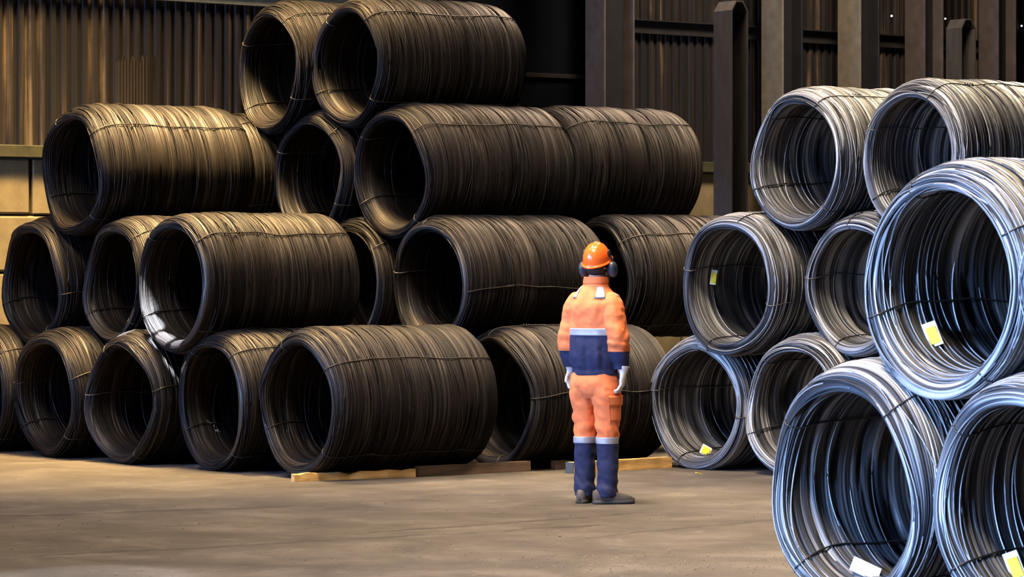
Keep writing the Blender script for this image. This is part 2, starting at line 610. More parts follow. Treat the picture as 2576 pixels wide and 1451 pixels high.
class Coil:
    LIP = 0.32

    def __init__(s, R, L, seed, pitch, M, lips=(0.32, 0.26)):
        s.R, s.L, s.M = R, L, M
        s.rng = rng = np.random.default_rng(seed)
        # low frequency shape
        s.e2, s.p2 = rng.uniform(0.004, 0.014), rng.uniform(0, 6.28)
        s.e3, s.p3 = rng.uniform(0.003, 0.010), rng.uniform(0, 6.28)
        s.lip_a = rng.normal(size=4) * 0.013
        s.lip_p = rng.uniform(0, 6.28, 4)
        s.drop = rng.uniform(0.055, 0.085) * R
        s.waves = [(rng.uniform(3, 14), rng.uniform(0, 6.28), rng.uniform(0.001, 0.0045), rng.integers(0, 2), rng.uniform(0, 6.28)) for _ in range(6)]
        # outline: (u, r, du, dr normal)
        l1, l2, ri, rl = lips[0] * R, lips[1] * R, 0.80 * R, 0.875 * R
        tau = np.linspace(0, np.pi / 2, 40)
        o1 = np.column_stack([l1 * (1 - np.cos(tau)), rl + (R - rl) * np.sin(tau) ** 0.9])
        o2 = np.column_stack([L - l2 * (1 - np.cos(tau[::-1])), rl + (R - rl) * np.sin(tau[::-1])])
        i1 = np.column_stack([L - 0.14 * R * (1 - np.cos(tau)), rl - (rl - ri) * np.sin(tau)])
        i2 = np.column_stack([0.15 * R * (1 - np.cos(tau[::-1])), rl - (rl - ri) * np.sin(tau[::-1])])
        outer = s.resample(np.vstack([o1, o2]), pitch / 2)
        full = np.vstack([i1, i2])
        mid = np.array([[0.55 * R, ri]])
        back_part = full[full[:, 0] > 0.55 * R]
        front_part = full[full[:, 0] <= 0.55 * R]
        bk = s.resample(np.vstack([back_part, mid]), pitch * 1.25)
        fr = s.resample(np.vstack([mid, front_part]), pitch * 0.52)
        inner = np.vstack([bk, fr[1:]])
        s.n_out = len(outer)
        s.out = np.vstack([outer, inner[1:-1]])
        T = np.roll(s.out, -1, 0) - np.roll(s.out, 1, 0)
        T /= np.linalg.norm(T, axis=1, keepdims=True)
        s.T = T
        s.Nn = np.column_stack([-T[:, 1], T[:, 0]])
        s.outer_s, s.inner_s = outer, s.resample(full, pitch)

    @staticmethod
    def resample(P, d):
        seg = np.r_[0, np.cumsum(np.linalg.norm(np.diff(P, axis=0), axis=1))]
        n = int(seg[-1] / d)
        n += n % 2
        q = np.linspace(0, seg[-1], n + 1)
        return np.column_stack([np.interp(q, seg, P[:, 0]), np.interp(q, seg, P[:, 1])])

    def place(s, u, r, phi):
        """smooth base shape: outline coordinates to local xyz"""
        R = s.R
        k = 1 + s.e2 * np.cos(2 * (phi - s.p2)) + s.e3 * np.cos(3 * (phi - s.p3))
        for f, p, a, h, p2 in s.waves:
            k = k + a * np.sin(f * u + p + h * np.cos(phi + p2) * 2)
        fr = np.clip(1 - u / (0.5 * R), 0, 1) ** 2
        rr = r * k
        x = u + fr * sum(a * np.cos((i + 1) * phi + p) for i, (a, p) in enumerate(zip(s.lip_a, s.lip_p)))
        y = -rr * np.cos(phi)
        z = rr * np.sin(phi) - s.drop * fr
        return np.stack([x, y, z], -1)

    def sharpen(s, me):
        n, M = len(s.out), s.M
        e = np.zeros(len(me.edges) * 2, dtype=np.int32)
        me.edges.foreach_get('vertices', e)
        e = e.reshape(-1, 2) // M
        at = me.attributes.new('sharp_edge', 'BOOLEAN', 'EDGE')
        at.data.foreach_set('value', (e[:, 0] == e[:, 1]) & (e[:, 0] % 2 == 1))
        return me

    def body(s):
        rng, M = s.rng, s.M
        n = len(s.out)
        phi = np.linspace(0, 2 * np.pi, M, endpoint=False)
        wire = np.arange(n) // 2
        nw = wire.max() + 1
        ind = harmonics(rng, nw, 5, M, 0.8)
        grp = smooth0(harmonics(rng, nw, 4, M, 0.7), 2)
        grp /= grp.std()
        big = smooth0(harmonics(rng, nw, 3, M, 1.0), 7)
        big /= big.std()
        gap = smooth0(harmonics(rng, nw, 6, M, 0.6), 1)
        gap /= gap.std()
        pit = np.linalg.norm(s.out[3] - s.out[1])
        d = 0.0024 * ind[wire] + 0.0014 * grp[wire] + 0.0026 * big[wire]
        d *= np.where(np.arange(n) < s.n_out, 1.0, 0.45)[:, None]
        cut = np.clip(gap[wire] - 0.85, 0, 1.2)
        d -= 0.014 * cut
        gap1 = np.clip(ind[wire] - 0.9, 0, 1.0)
        d -= 0.007 * gap1
        zig = np.where(np.arange(n) % 2 == 0, 1.0, -1.0)[:, None]
        amp = np.where(np.arange(n) < s.n_out, 0.33, 0.11 + 0.22 * np.clip(1.3 - s.out[:, 0] / (0.3 * s.R), 0, 1))
        d += zig * pit * amp[:, None]
        sh = 0.007 * big[wire] + 0.2 * pit * grp[wire]        # loops lean along the axis
        sh = smooth0(sh, 2)
        P = s.out[:, None, :] + d[..., None] * s.Nn[:, None, :] + sh[..., None] * s.T[:, None, :]
        v = s.place(P[..., 0], P[..., 1], phi[None, :])
        wt = rng.normal(size=(nw, 1)) * 0.19
        tone = 0.46 + wt[wire] + 0.10 * ind[wire] + 0.07 * big[wire] - 0.42 * cut - 0.2 * gap1 + 0.06 * zig  # gaps and valleys between wires darkened in colour, like the shade there
        return s.sharpen(np_mesh('winding', v.reshape(-1, 3), grid_quads(n, M, True, True)[:, ::-1], True, np.clip(tone, 0, 1).ravel()))

    def surf(s, arc, phi, lift, inner=False):
        """point on outline of the outer (or inner) side at arc fraction 0..1, lifted off it"""
        P = s.inner_s if inner else s.outer_s
        x = np.clip(arc, 0, 1) * (len(P) - 1)
        i = np.clip(x.astype(int), 0, len(P) - 2)
        f = (x - i)[..., None]
        q = P[i] * (1 - f) + P[i + 1] * f
        T = P[np.clip(i + 2, 0, len(P) - 1)] - P[np.clip(i - 1, 0, len(P) - 1)]
        T /= np.linalg.norm(T, axis=-1, keepdims=True)
        q = q + np.stack([-T[..., 1], T[..., 0]], -1) * np.asarray(lift)[..., None]
        return s.place(q[..., 0], q[..., 1], phi)

    def strands(s, n, seg, rad):
        rng = s.rng
        parts, tones = [], []
        for k in range(n):
            inner = rng.random() < 0.14
            a0 = rng.beta(0.9, 1.6) * 0.97 + 0.01
            if inner: a0 = 1 - rng.beta(0.8, 2.2) * 0.6
            sweep = rng.uniform(1.6, 5.8)
            p0 = rng.uniform(0, 6.28)
            phi = p0 + np.linspace(0, sweep, seg)
            tilt = rng.normal() * 0.022
            t2 = rng.normal() * 0.010
            arc = a0 + tilt * np.sin(phi + rng.uniform(0, 6.28)) + t2 * np.sin(2 * phi + rng.uniform(0, 6.28))
            e = np.sin(np.linspace(0, np.pi, seg)) ** 0.4
            lift = -0.006 + (0.0105 + rng.uniform(0, 0.004)) * e
            P = s.surf(arc, phi, lift, inner)
            v, q = tube(P, rad, 3)
            parts.append((v, q))
            tones.append(np.full(len(v), np.clip(rng.normal(0.62, 0.18), 0, 1)))
        v, q = merge(parts)
        return np_mesh('loose_strands', v, q, True, np.concatenate(tones))

    def tie(s, phi, rad):
        """a tie wire looped round the wall of the coil: out along the top, back through the bore"""
        rng = s.rng
        a = np.linspace(0, 1, 40)
        wob = 0.02 * np.sin(a * 9 + rng.uniform(0, 6.28)) + 0.01 * np.sin(a * 23 + rng.uniform(0, 6.28))
        P1 = s.surf(a, phi + wob, np.full(40, 0.0085))
        P2 = s.surf(a[1:-1], phi + wob[::-1][1:-1], np.full(38, 0.0085), True)
        P = np.vstack([P1, P2])
        parts = [tube(P, rad, 6, True)]
        # the twisted knot
        c = s.surf(np.array([0.27]), np.array([phi + 0.02]), np.array([0.014]))[0]
        k = np.linspace(0, 1, 18)
        kn = np.column_stack([c[0] + (k - 0.5) * 0.09, c[1] + 0.007 * np.sin(k * 22), c[2] + 0.007 * np.cos(k * 22)])
        parts.append(tube(kn, rad * 0.8, 5))
        v, q = merge(parts)
        return np_mesh('tie_wire', v, q, True)


COILS = []


def coil(label, c, s, yt, yb, theta, L, ties, mat, group, seed, fine=1, bright=(), tags=(), zfix=None, lips=(0.32, 0.26)):
    u = (c - 1288) / F
    Z = s / (BX[1] + BX[0] * u)
    R = (yb - yt) * Z / F / 2
    zc = H - ((yt + yb) / 2 - HOR) * Z / F
    if zfix is not None:                       # coils on the ground: sit exactly on it
        zc = R + zfix
    root = empty('wire_coil', (u * Z, Z, zc), math.pi / 2 - R_(theta))
    tag(root, label, 'coil', group)
    pitch, M, ns, seg = ((0.0118, 64, 60, 36), (0.0105, 100, 150, 48))[fine - 1] if fine else (0.03, 48, 0, 0)
    k = Coil(R, L, seed, pitch, M, lips)
    link('winding', k.body(), mat, root)
    if ns:
        tag(link('loose_strands', k.strands(ns, seg, 0.0040 if fine == 1 else 0.0042), mat, root), kind='stuff')
    for i, a in enumerate(ties):
        o = link('tie_wire', k.tie(R_(a), 0.0048), M_TIEB if a in bright else M_TIE, root)
    for (ang, arc, w_, h_, m_, lab, rx, ry, rz) in tags:
        p = k.surf(np.array([arc]), np.array([R_(ang)]), np.array([0.03]), True)[0]
        bm = bmesh.new()
        bm_box(bm, (0, 0, 0), (w_, 0.003, h_))
        for vv in bm.verts:      # slight curl
            vv.co.y += 0.02 * (vv.co.z / h_) ** 2
        t = link('paper_tag', bm_mesh('paper_tag', bm), M_TAGW, root)
        t.location = p
        t.rotation_euler = (R_(rx), R_(ry), R_(rz))
        t['label'] = lab
        if m_ is M_TAGY:
            box_obj('tag_field', (0, 0, -h_ * 0.06), (w_ * 0.72, 0.007, h_ * 0.70), M_TAGY, t)
    COILS.append((label, u * Z, Z, zc, R, s))
    return root


GL = 'dark steel wire coils stacked on the left'
GR = 'steel wire coils stacked behind on the right'
GF = 'steel wire coils stacked in the right foreground'
D4 = (38, 118, 204, 312)
# front rank, ground row (left to right)
coil('dark steel wire coil on the floor cut off by the left edge', -58, 23.86, 822, 1138, 52, 1.5, (40, 130, 220, 310), M_OLD, GL, 1, zfix=0)
coil('dark steel wire coil on the floor, second from the left edge', 110, 22.76, 824, 1150, 51, 1.5, (20, 168, 215, 320), M_OLD, GL, 2, zfix=0)
coil('egg-shaped dark steel wire coil on the floor with sunlight on its upper rim', 300, 21.66, 832, 1165, 49, 1.5, (12, 120, 176, 300), M_OLD, GL, 3, bright=(176,), zfix=0)
coil('dark steel floor coil just left of the one with split planks at its foot', 528, 20.54, 829, 1186, 53, 1.5, (48, 122, 208, 312), M_OLD, GL, 4, zfix=0)
coil('long dark steel wire coil on the floor with split planks along its foot', 745, 19.43, 825, 1192, 54, 1.55, (36, 117, 203, 315), M_OLD, GL, 5, zfix=0.035)
coil('dark steel wire coil on the floor directly behind the worker', 1236, 19.42, 822, 1178, 53, 1.52, (5, 95, 180, 275), M_OLD, GL, 6, zfix=0.0)
# second row
coil('dark steel wire coil in the second row, leftmost at the left edge', 74, 23.32, 545, 868, 52, 1.5, (350, 110, 200, 310), M_OLD, GL, 7)
coil('dark steel wire coil in the second row, tucked left of the sunlit coil', 278, 22.21, 543, 866, 52, 1.5, (50, 125, 215, 320), M_OLD, GL, 8)
coil('dark steel wire coil in the second row with bright sunlight on its lower rim', 430, 21.03, 536, 885, 53, 1.5, (44, 128, 212, 318), M_OLD, GL, 9)
coil('dark steel wire coil mostly hidden behind the sunlit coil, its right rim showing', 868, 21.22, 545, 872, 53, 1.5, (40, 120, 200, 310), M_OLD, GL, 10)
coil('dark steel wire coil in the second row left of the worker, open end facing left', 1078, 20.07, 540, 868, 51, 1.55, (354, 100, 170, 270), M_OLD, GL, 11, bright=(170,))
coil('dark steel wire coil in the second row behind the worker\'s helmet', 1492, 20.07, 540, 850, 53, 1.55, (42, 130, 220, 310), M_OLD, GL, 12)
# third row
coil('dark steel wire coil in the third row at far left, lit golden on top', 178, 22.78, 261, 590, 54, 1.53, (42, 120, 205, 312), M_OLD, GL, 13)
coil('dark steel wire coil almost hidden at the end of the golden-topped third row coil', 545, 22.78, 285, 592, 53, 1.5, (60, 150, 240, 330), M_OLD, GL, 14, fine=1)
coil('dark steel wire coil in the third row, open end just below the topmost pair', 775, 21.75, 275, 596, 50, 1.5, (48, 152, 230, 330), M_OLD, GL, 15, bright=(152,))
coil('dark open-ended steel wire coil in the third row, right below the topmost right coil', 980, 20.64, 257, 595, 53, 1.54, (42, 140, 208, 312), M_OLD, GL, 16, bright=(140,), lips=(0.32, 0.07))
coil('dark steel wire coil at the right end of the third row, its closed side showing', 1357, 20.64, 266, 590, 53, 1.43, (46, 140, 215, 300), M_OLD, GL, 17, lips=(0.08, 0.26))
# top row
coil('topmost dark steel wire coil on the left of the pair at the peak', 672, 22.26, 0, 328, 53, 1.5, (50, 150, 222, 328), M_OLD, GL, 18, bright=(150, 328))
coil('topmost dark steel wire coil on the right of the pair at the peak', 870, 21.2, -12, 317, 53, 1.56, (46, 130, 208, 320), M_OLD, GL, 19, bright=(130,))
# right rear stack
coil('grey steel wire coil on the floor with a yellow tag low inside its bore', 1745, 18.36, 838, 1180, 49, 1.5, (84, 350, 250, 168), M_NEW, GR, 20, bright=(168,), zfix=0,
     tags=((262, 0.86, 0.085, 0.09, M_TAGY, 'yellow tag', -30, 30, -37),))
coil('grey steel wire coil on the floor half hidden by the foreground coils', 1992, 17.22, 840, 1205, 51, 1.5, (40, 128, 205, 300), M_NEW, GR, 21, zfix=0)
coil('grey steel wire coil showing only a rim between foreground and rear coils', 2282, 16.1, 850, 1220, 53, 1.5, (60, 150, 230, 330), M_NEW, GR, 22, zfix=0)
coil('grey steel wire coil in the second row with a yellow tag hanging in its bore', 1822, 17.90, 533, 892, 50, 1.5, (74, 344, 250, 163), M_NEW, GR, 23, bright=(163, 344),
     tags=((174, 0.80, 0.05, 0.12, M_TAGY, 'yellow tag', 0, 8, -30),))
coil('grey steel wire coil in the second row half hidden by the foreground coil', 2140, 16.72, 531, 893, 52, 1.5, (92, 355, 252, 172), M_NEW, GR, 24, bright=(172,))
coil('grey steel wire coil on top of the right rear stack at its left', 1998, 17.30, 215, 577, 54, 1.5, (58, 132, 205, 314), M_NEW, GR, 25)
coil('grey steel wire coil on top of the right rear stack running out of frame', 2285, 16.12, 197, 575, 54, 1.6, (66, 150, 215, 320), M_NEW, GR, 26, bright=(150,))
# right foreground stack
coil('large bluish foreground steel wire coil resting on the floor, white tag in its bore', 2117, 10.71, 910, 1532, 57, 1.5, (50, 142, 226, 316), M_NEW, GF, 27, fine=2, zfix=0,
     tags=((254, 0.82, 0.15, 0.10, M_TAGW, 'white tag', -50, 25, -37),))
coil('large bluish steel wire coil in the foreground cut off by the right bottom corner', 2552, 9.48, 930, 1590, 56, 1.5, (40, 136, 214, 318), M_NEW, GF, 28, fine=2, zfix=0,
     tags=((227, 0.80, 0.07, 0.14, M_TAGY, 'yellow tag', -20, -20, -37),))
coil('large bluish steel wire coil lying on top of the two foreground floor coils', 2362, 10.1, 397, 997, 55, 1.5, (28, 112, 196, 304), M_NEW, GF, 29, fine=2,
     tags=((221, 0.82, 0.068, 0.125, M_TAGY, 'yellow tag', -20, -20, -37),))
coil('bluish steel wire coil of which only a sliver of rim shows at the right edge', 2778, 8.84, 405, 1005, 55, 1.5, (30, 120, 210, 300), M_NEW, GF, 30, fine=1)


# ------------------------------------------------------------------ timbers on the floor
def timber(label, pl, pr, y_l, y_r, hgt, dep, mat, seed, ragged=0.0, endmat=None):
    Zl, Zr = F * H / (y_l - HOR), F * H / (y_r - HOR)
    A = np.array([(pl - 1288) / F * Zl, Zl])
    B = np.array([(pr - 1288) / F * Zr, Zr])
    d = B - A
    L = np.linalg.norm(d)
    root = empty('timber_beam', (A[0], A[1], 0), math.atan2(d[1], d[0]))
    tag(root, label, 'timber')
    rg = random.Random(seed)
    n = 22
    v = []
    for i in range(n + 1):
        x = L * i / n
        e = ragged * (0.5 + 0.5 * math.sin(i * 1.3 + seed)) * rg.uniform(0.3, 1)
        h1, h2 = hgt - e - rg.uniform(0, 0.004), hgt - e * 0.5 - rg.uniform(0, 0.003)
        y0 = rg.uniform(0, 0.003) + e * 0.5
        v += [(x, y0, 0), (x, y0 + 0.004, h1), (x, dep, h2), (x, dep, 0)]
    v = np.array(v)
    q = list(map(tuple, grid_quads(n + 1, 4)))
    q += [(3, 2, 1, 0), (n * 4, n * 4 + 1, n * 4 + 2, n * 4 + 3)]
    link('beam', np_mesh('beam', v, np.array(q), smooth=False), mat, root)
    if endmat:
        box_obj('grey_end', (-0.004, dep / 2, hgt / 2), (0.008, dep, hgt), endmat, root)
    return root


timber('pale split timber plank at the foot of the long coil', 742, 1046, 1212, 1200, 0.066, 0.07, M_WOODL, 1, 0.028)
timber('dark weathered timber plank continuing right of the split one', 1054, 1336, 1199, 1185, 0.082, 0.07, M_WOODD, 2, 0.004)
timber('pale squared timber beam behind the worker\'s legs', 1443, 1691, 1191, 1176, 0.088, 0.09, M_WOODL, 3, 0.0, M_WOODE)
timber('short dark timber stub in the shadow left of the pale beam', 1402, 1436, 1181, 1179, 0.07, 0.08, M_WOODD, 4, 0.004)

# scraps and grit on the floor
bm = bmesh.new()
bm_box(bm, (0, 0, 0.006), (0.05, 0.02, 0.006), Matrix.Rotation(0.25, 4, 'Y'))
o = tag(link('paper_scrap', bm_mesh('paper_scrap', bm), M_TAGY), 'tiny yellow paper scrap on the floor below the tagged coil', 'scrap')
o.location = (1757 / F * 23.53 - 1288 / F * 23.53, 23.53, 0.004)
o.rotation_euler = (0, 0, 0.5)
M_GRIT = plain('floor_grit', (0.11, 0.085, 0.055), 0.9, bstr=0, nscale=1.5, var=0.6)
rg = np.random.default_rng(9)
parts = []
ico = np.array([(1, 0, 0), (-1, 0, 0), (0, 1, 0), (0, -1, 0), (0, 0, 1), (0, 0, -0.4)], float)
tri = np.array([(0, 2, 4), (2, 1, 4), (1, 3, 4), (3, 0, 4), (2, 0, 5), (1, 2, 5), (3, 1, 5), (0, 3, 5)])
for k in range(900):
    if k < 420:
        px, py = rg.uniform(0, 2000), 1225 + 230 * rg.random() ** 0.7
        r = 0.003 + 0.004 * rg.random() ** 3
        if k < 40: r *= 1.9
    else:
        px, py = rg.normal(1620, 190), rg.normal(1414, 13)
        r = 0.003 + 0.005 * rg.random() ** 3
    Z = F * H / (py - HOR)
    X = (px - 1288) / F * Z
    v = ico * rg.uniform(0.6, 1.2, size=(6, 3)) * r + np.array([X, Z, r * 0.4])
    parts.append((v, tri))
v, q = merge(parts)
tag(link('floor_grit', np_mesh('floor_grit', v, q, smooth=False), M_GRIT), 'loose grit and crumbs scattered over the concrete floor', 'grit', kind='stuff')

#PERSON
# ------------------------------------------------------------------ the worker
def fabric(name, col, var=0.12):
    m, nt, b = mat_new(name)
    n1 = noise(nt, 5, 4, 0.6, (1.6, 1.6, 0.7))
    nt.links.new(ramp(nt, n1, [(0.3, tuple(x * (1 - var) for x in col)), (0.7, tuple(min(1, x * (1 + var)) for x in col))]), b.inputs['Base Color'])
    b.inputs['Roughness'].default_value = 0.85
    n2 = noise(nt, 11, 4, 0.5, (1.0, 1.0, 0.8), dist=0.5)
    bump(nt, b, n2, 0.25, 0.012)
    return m, nt, b


ORANGE = (0.78, 0.19, 0.058)
NAVY = (0.009, 0.013, 0.052)


def two_tone(name, build):
    m, nt, b = fabric(name, ORANGE)
    tc = N(nt, 'ShaderNodeTexCoord')
    sp = N(nt, 'ShaderNodeSeparateXYZ')
    nt.links.new(tc.outputs['Object'], sp.inputs[0])
    src = b.inputs['Base Color'].links[0].from_socket
    nt.links.new(mixc(nt, build(nt, sp), src, NAVY), b.inputs['Base Color'])
    return m


def jacket_mask(nt, sp):
    ax_ = math_n(nt, 'ABSOLUTE', sp.outputs[0])
    low = math_n(nt, 'LESS_THAN', sp.outputs[2], 1.062)
    tor = math_n(nt, 'MULTIPLY', math_n(nt, 'LESS_THAN', sp.outputs[2], 1.172), math_n(nt, 'LESS_THAN', ax_, 0.148))
    return math_n(nt, 'MAXIMUM', low, tor)


M_JACKET = two_tone('hivis_jacket_cloth', jacket_mask)
M_TROUS = two_tone('hivis_trouser_cloth', lambda nt, sp: math_n(nt, 'LESS_THAN', sp.outputs[2], 0.425))
M_ORANGE = fabric('orange_cloth', ORANGE)[0]
M_NAVY = fabric('navy_cloth', NAVY)[0]
M_REFL = plain('silver_reflective_tape', (0.33, 0.33, 0.36), 0.5, 0.2, 20, 0.1, 30, 0.1)
M_HELM = plain('orange_helmet_plastic', (0.92, 0.135, 0.016), 0.25, 0, 3, 0.06, bstr=0)
M_BLACK = plain('black_plastic', (0.012, 0.012, 0.014), 0.4, bstr=0)
M_CUP = plain('dark_grey_ear_cup', (0.030, 0.034, 0.048), 0.4, bstr=0)
M_SKIN = plain('skin', (0.45, 0.24, 0.16), 0.55, bstr=0, var=0.08)
M_HAIR = plain('dark_hair', (0.012, 0.009, 0.008), 0.6, 0, 60, 0.4, 90, 0.5)
M_GLOVE = plain('pale_work_glove', (0.55, 0.52, 0.48), 0.85, 0, 25, 0.25, 60, 0.4)
M_SHOE = plain('dusty_brown_boot_leather', (0.075, 0.06, 0.045), 0.75, 0, 18, 0.3, 60, 0.3)
M_SOLE = plain('boot_sole_rubber', (0.045, 0.040, 0.033), 0.85)
M_EYE = plain('eye_white', (0.7, 0.7, 0.7), 0.2, bstr=0)


def evaluated(o):
    dg = bpy.context.evaluated_depsgraph_get()
    me = bpy.data.meshes.new_from_object(o.evaluated_get(dg))
    old = o.data
    bpy.data.objects.remove(o)
    bpy.data.meshes.remove(old)
    me.polygons.foreach_set('use_smooth', [True] * len(me.polygons))
    return me


def remesh(parts, voxel, smooth_it=2, crumple=0.0):
    v, q = merge(parts)
    o = bpy.data.objects.new('tmp', np_mesh('tmp', v, q))
    COL.objects.link(o)
    r = o.modifiers.new('r', 'REMESH')
    r.mode = 'VOXEL'
    r.voxel_size = voxel
    r.use_smooth_shade = True
    if crumple:
        tx = bpy.data.textures.new('cloth_crumple', 'CLOUDS')
        tx.noise_scale = 0.11
        tx.noise_depth = 2
        d_ = o.modifiers.new('d', 'DISPLACE')
        d_.texture = tx
        d_.texture_coords = 'LOCAL'
        d_.strength = crumple
        d_.mid_level = 0.5
    if smooth_it:
        s_ = o.modifiers.new('s', 'SMOOTH')
        s_.iterations = smooth_it
        s_.factor = 0.5
    return evaluated(o)


def skin(nodes, edges, sub=2):
    me = bpy.data.meshes.new('tmp')
    me.from_pydata([n[:3] for n in nodes], edges, [])
    o = bpy.data.objects.new('tmp', me)
    COL.objects.link(o)
    o.modifiers.new('k', 'SKIN')
    if not me.skin_vertices:
        bpy.context.view_layer.objects.active = o
        bpy.ops.mesh.customdata_skin_add()
    for i, n in enumerate(nodes):
        r = n[3]
        me.skin_vertices[0].data[i].radius = r if isinstance(r, tuple) else (r, r)
        me.skin_vertices[0].data[i].use_root = (i == 0)
    sb = o.modifiers.new('s', 'SUBSURF')
    sb.levels = sb.render_levels = sub
    return evaluated(o)


def loft(rings, n, m, wr=None, expo=2.3, cap=True):
    """rings: (x, y, z, half width, half depth); horizontal rings; closed ends"""
    K = catmull(np.array(rings), n)
    a = np.linspace(0, 2 * np.pi, m, endpoint=False)
    ca_, sa_ = np.cos(a), np.sin(a)
    k = (np.abs(ca_) ** expo + np.abs(sa_) ** expo) ** (-1 / expo)
    d = wr(a[None, :], K[:, 2:3]) if wr is not None else 0.0
    X = K[:, 0:1] + (K[:, 3:4] + d) * k * ca_
    Y = K[:, 1:2] + (K[:, 4:5] + d) * k * sa_
    Z = np.repeat(K[:, 2:3], m, 1)
    v = np.stack([X, Y, Z], -1).reshape(-1, 3)
    q = grid_quads(n, m)
    if cap:
        for s_, flip in ((0, 0), (n - 1, 1)):
            c = K[s_, :3]
            base = len(v)
            v = np.vstack([v, c[None], c[None]])
            f = [(s_ * m + j, s_ * m + (j + 1) % m, base, base + 1) for j in range(m)]
            q = np.vstack([q, np.array(f)])
    return v, q


def wrinkle(seed, amp, fz, fa, slant=1.0):
    rg_ = np.random.default_rng(seed)
    W = [(rg_.uniform(0.5, 1.3) * fz, rg_.integers(1, fa + 1), rg_.uniform(0, 6.28), rg_.normal() * slant, rg_.uniform(0.4, 1)) for _ in range(7)]

    def f(a, z):
        d = 0
        for kz, ka, p, s_, am in W:
            d = d + am * np.abs(np.sin(kz * z + ka * a * 0.5 * 2 / 2 + p + s_ * np.sin(a + p)))
        return amp * (d / 3.5 - 0.6)
    return f


PX, PZ = (1497 - 1288) / F * 20.82, 20.82
man = empty('person', (PX, PZ, 0), R_(-30))
tag(man, 'person seen from behind in orange and navy workwear and orange helmet, facing the coils', 'person')

# body: one continuous figure under the clothes
bn = [(0, 0, .93, .12), (0, .0, 1.1, .115), (0, 0, 1.28, .125), (0, -.005, 1.42, .10), (0, 0, 1.50, .058), (.003, .012, 1.565, .054),
      (.006, .035, 1.625, (.070, .078)), (.008, .030, 1.70, (.074, .088)), (.008, .025, 1.755, (.055, .065)),
      (.02, .105, 1.615, .030), (.026, .118, 1.668, .014),
      (-.15, -.005, 1.42, .058), (-.195, -.012, 1.16, .040), (-.20, .015, .965, .028), (-.20, .03, .91, .026),
      (.15, -.005, 1.42, .058), (.19, -.03, 1.16, .040), (.205, 0, .965, .028), (.20, .01, .91, .026),
      (-.085, 0, .84, .078), (-.082, .01, .48, .052), (-.08, -.005, .10, .038), (-.085, .10, .05, .03),
      (.09, 0, .84, .078), (.098, .005, .48, .052), (.10, -.01, .10, .038), (.165, .06, .05, .03)]
be = [(0, 1), (1, 2), (2, 3), (3, 4), (4, 5), (5, 6), (6, 7), (7, 8), (6, 9), (7, 10), (3, 11), (11, 12), (12, 13), (13, 14),
      (3, 15), (15, 16), (16, 17), (17, 18), (0, 19), (19, 20), (20, 21), (21, 22), (0, 23), (23, 24), (24, 25), (25, 26)]
body = link('body', skin(bn, be), M_SKIN, man)


def ellipsoid(c, r, n=16, m=24, fn=None):
    t = np.linspace(0.0, np.pi, n)
    a = np.linspace(0, 2 * np.pi, m, endpoint=False)
    v = np.stack([np.sin(t)[:, None] * np.cos(a), np.sin(t)[:, None] * np.sin(a), np.repeat(np.cos(t)[:, None], m, 1)], -1)
    if fn is not None: v = fn(v)
    v = v * np.array(r) + np.array(c)
    return v.reshape(-1, 3), grid_quads(n, m)


HD = Matrix.Translation((.006, .026, 1.668)) @ Matrix.Rotation(R_(4), 4, 'Z') @ Matrix.Rotation(R_(20), 4, 'X')


def head_obj(name, parts, mat, parent):
    v, q = merge(parts)
    v = np.array([HD @ Vector(p) for p in v])
    return link(name, np_mesh(name, v, q), mat, parent)


for sx in (-1, 1):
    head_obj('eye', [ellipsoid((sx * .031, .083, .006), (.012, .011, .010), 8, 12)], M_EYE, man)
head_obj('mouth', [ellipsoid((0, .094, -.058), (.024, .008, .007), 8, 12)], plain('lips', (.33, .13, .10), .5, bstr=0), man)


def hair_fn(v):
    return v


head_obj('hair', [ellipsoid((0, -.018, -.004), (.082, .088, .085), 20, 28)], M_HAIR, man)
# helmet: dome with crest, rolled brim and front peak
n_, m_ = 30, 56
a = np.linspace(0, 2 * np.pi, m_, endpoint=False)
t = np.linspace(0.0, 1.0, n_)
rows_ = []
for tt in t:
    al = tt * np.pi / 2
    r = math.sin(al) ** 0.86
    z = math.cos(al)
    crest = 0.045 * np.exp(-(np.cos(a) * r / 0.16) ** 2) * (z ** 0.5) * (1 - 0.25 * r)
    ridge = 0.018 * np.exp(-((np.abs(np.cos(a) * r) - 0.42) / 0.08) ** 2) * z ** 0.5
    rows_.append(np.column_stack([np.cos(a) * r * .094, np.sin(a) * r * .118 - .002, np.full(m_, z) * .128 * (1 + crest + ridge) + 0.028]))
pk = np.clip(np.sin(a), 0, 1) ** 3
for ofs, dz, pf in ((.010, -.003, .45), (.014, -.009, .9), (.0125, -.016, 1.0), (.006, -.014, .9), (-.004, -.008, .2)):
    k = 1 + ofs / .105
    rows_.append(np.column_stack([np.cos(a) * .094 * k, np.sin(a) * .118 * k - .002 + pk * .042 * pf, np.full(m_, 0.028 + dz) - pk * .010 * pf]))
n_ = len(rows_)
helm = head_obj('helmet', [(np.vstack(rows_), grid_quads(n_, m_))], M_HELM, man)
head_obj('adjuster_slot', [ellipsoid((.006, -.1235, .026), (.012, .003, .004), 8, 12)], plain('slot_shadow_plastic', (.25, .03, .01), .5, bstr=0), helm)
for sx in (-1, 1):
    pth = np.array([(sx * .093, .012, .085), (sx * .105, .010, .055), (sx * .116, .004, .015), (sx * .118, -.002, -.025)])
    arm_ = head_obj('muff_arm', [tube(catmull(pth, 12), 0.0085, 6), ellipsoid((sx * .094, .014, .075), (.013, .020, .030), 10, 14)], M_BLACK, man)
    cup = head_obj('ear_muff', [ellipsoid((sx * .112, -.004, -.036), (.031, .042, .056), 16, 24,
                                          lambda v: np.sign(v) * np.abs(v) ** 0.85)], M_CUP, man)
    head_obj('muff_cushion', [ellipsoid((sx * .088, -.004, -.036), (.018, .037, .049), 12, 20)], M_BLACK, cup)

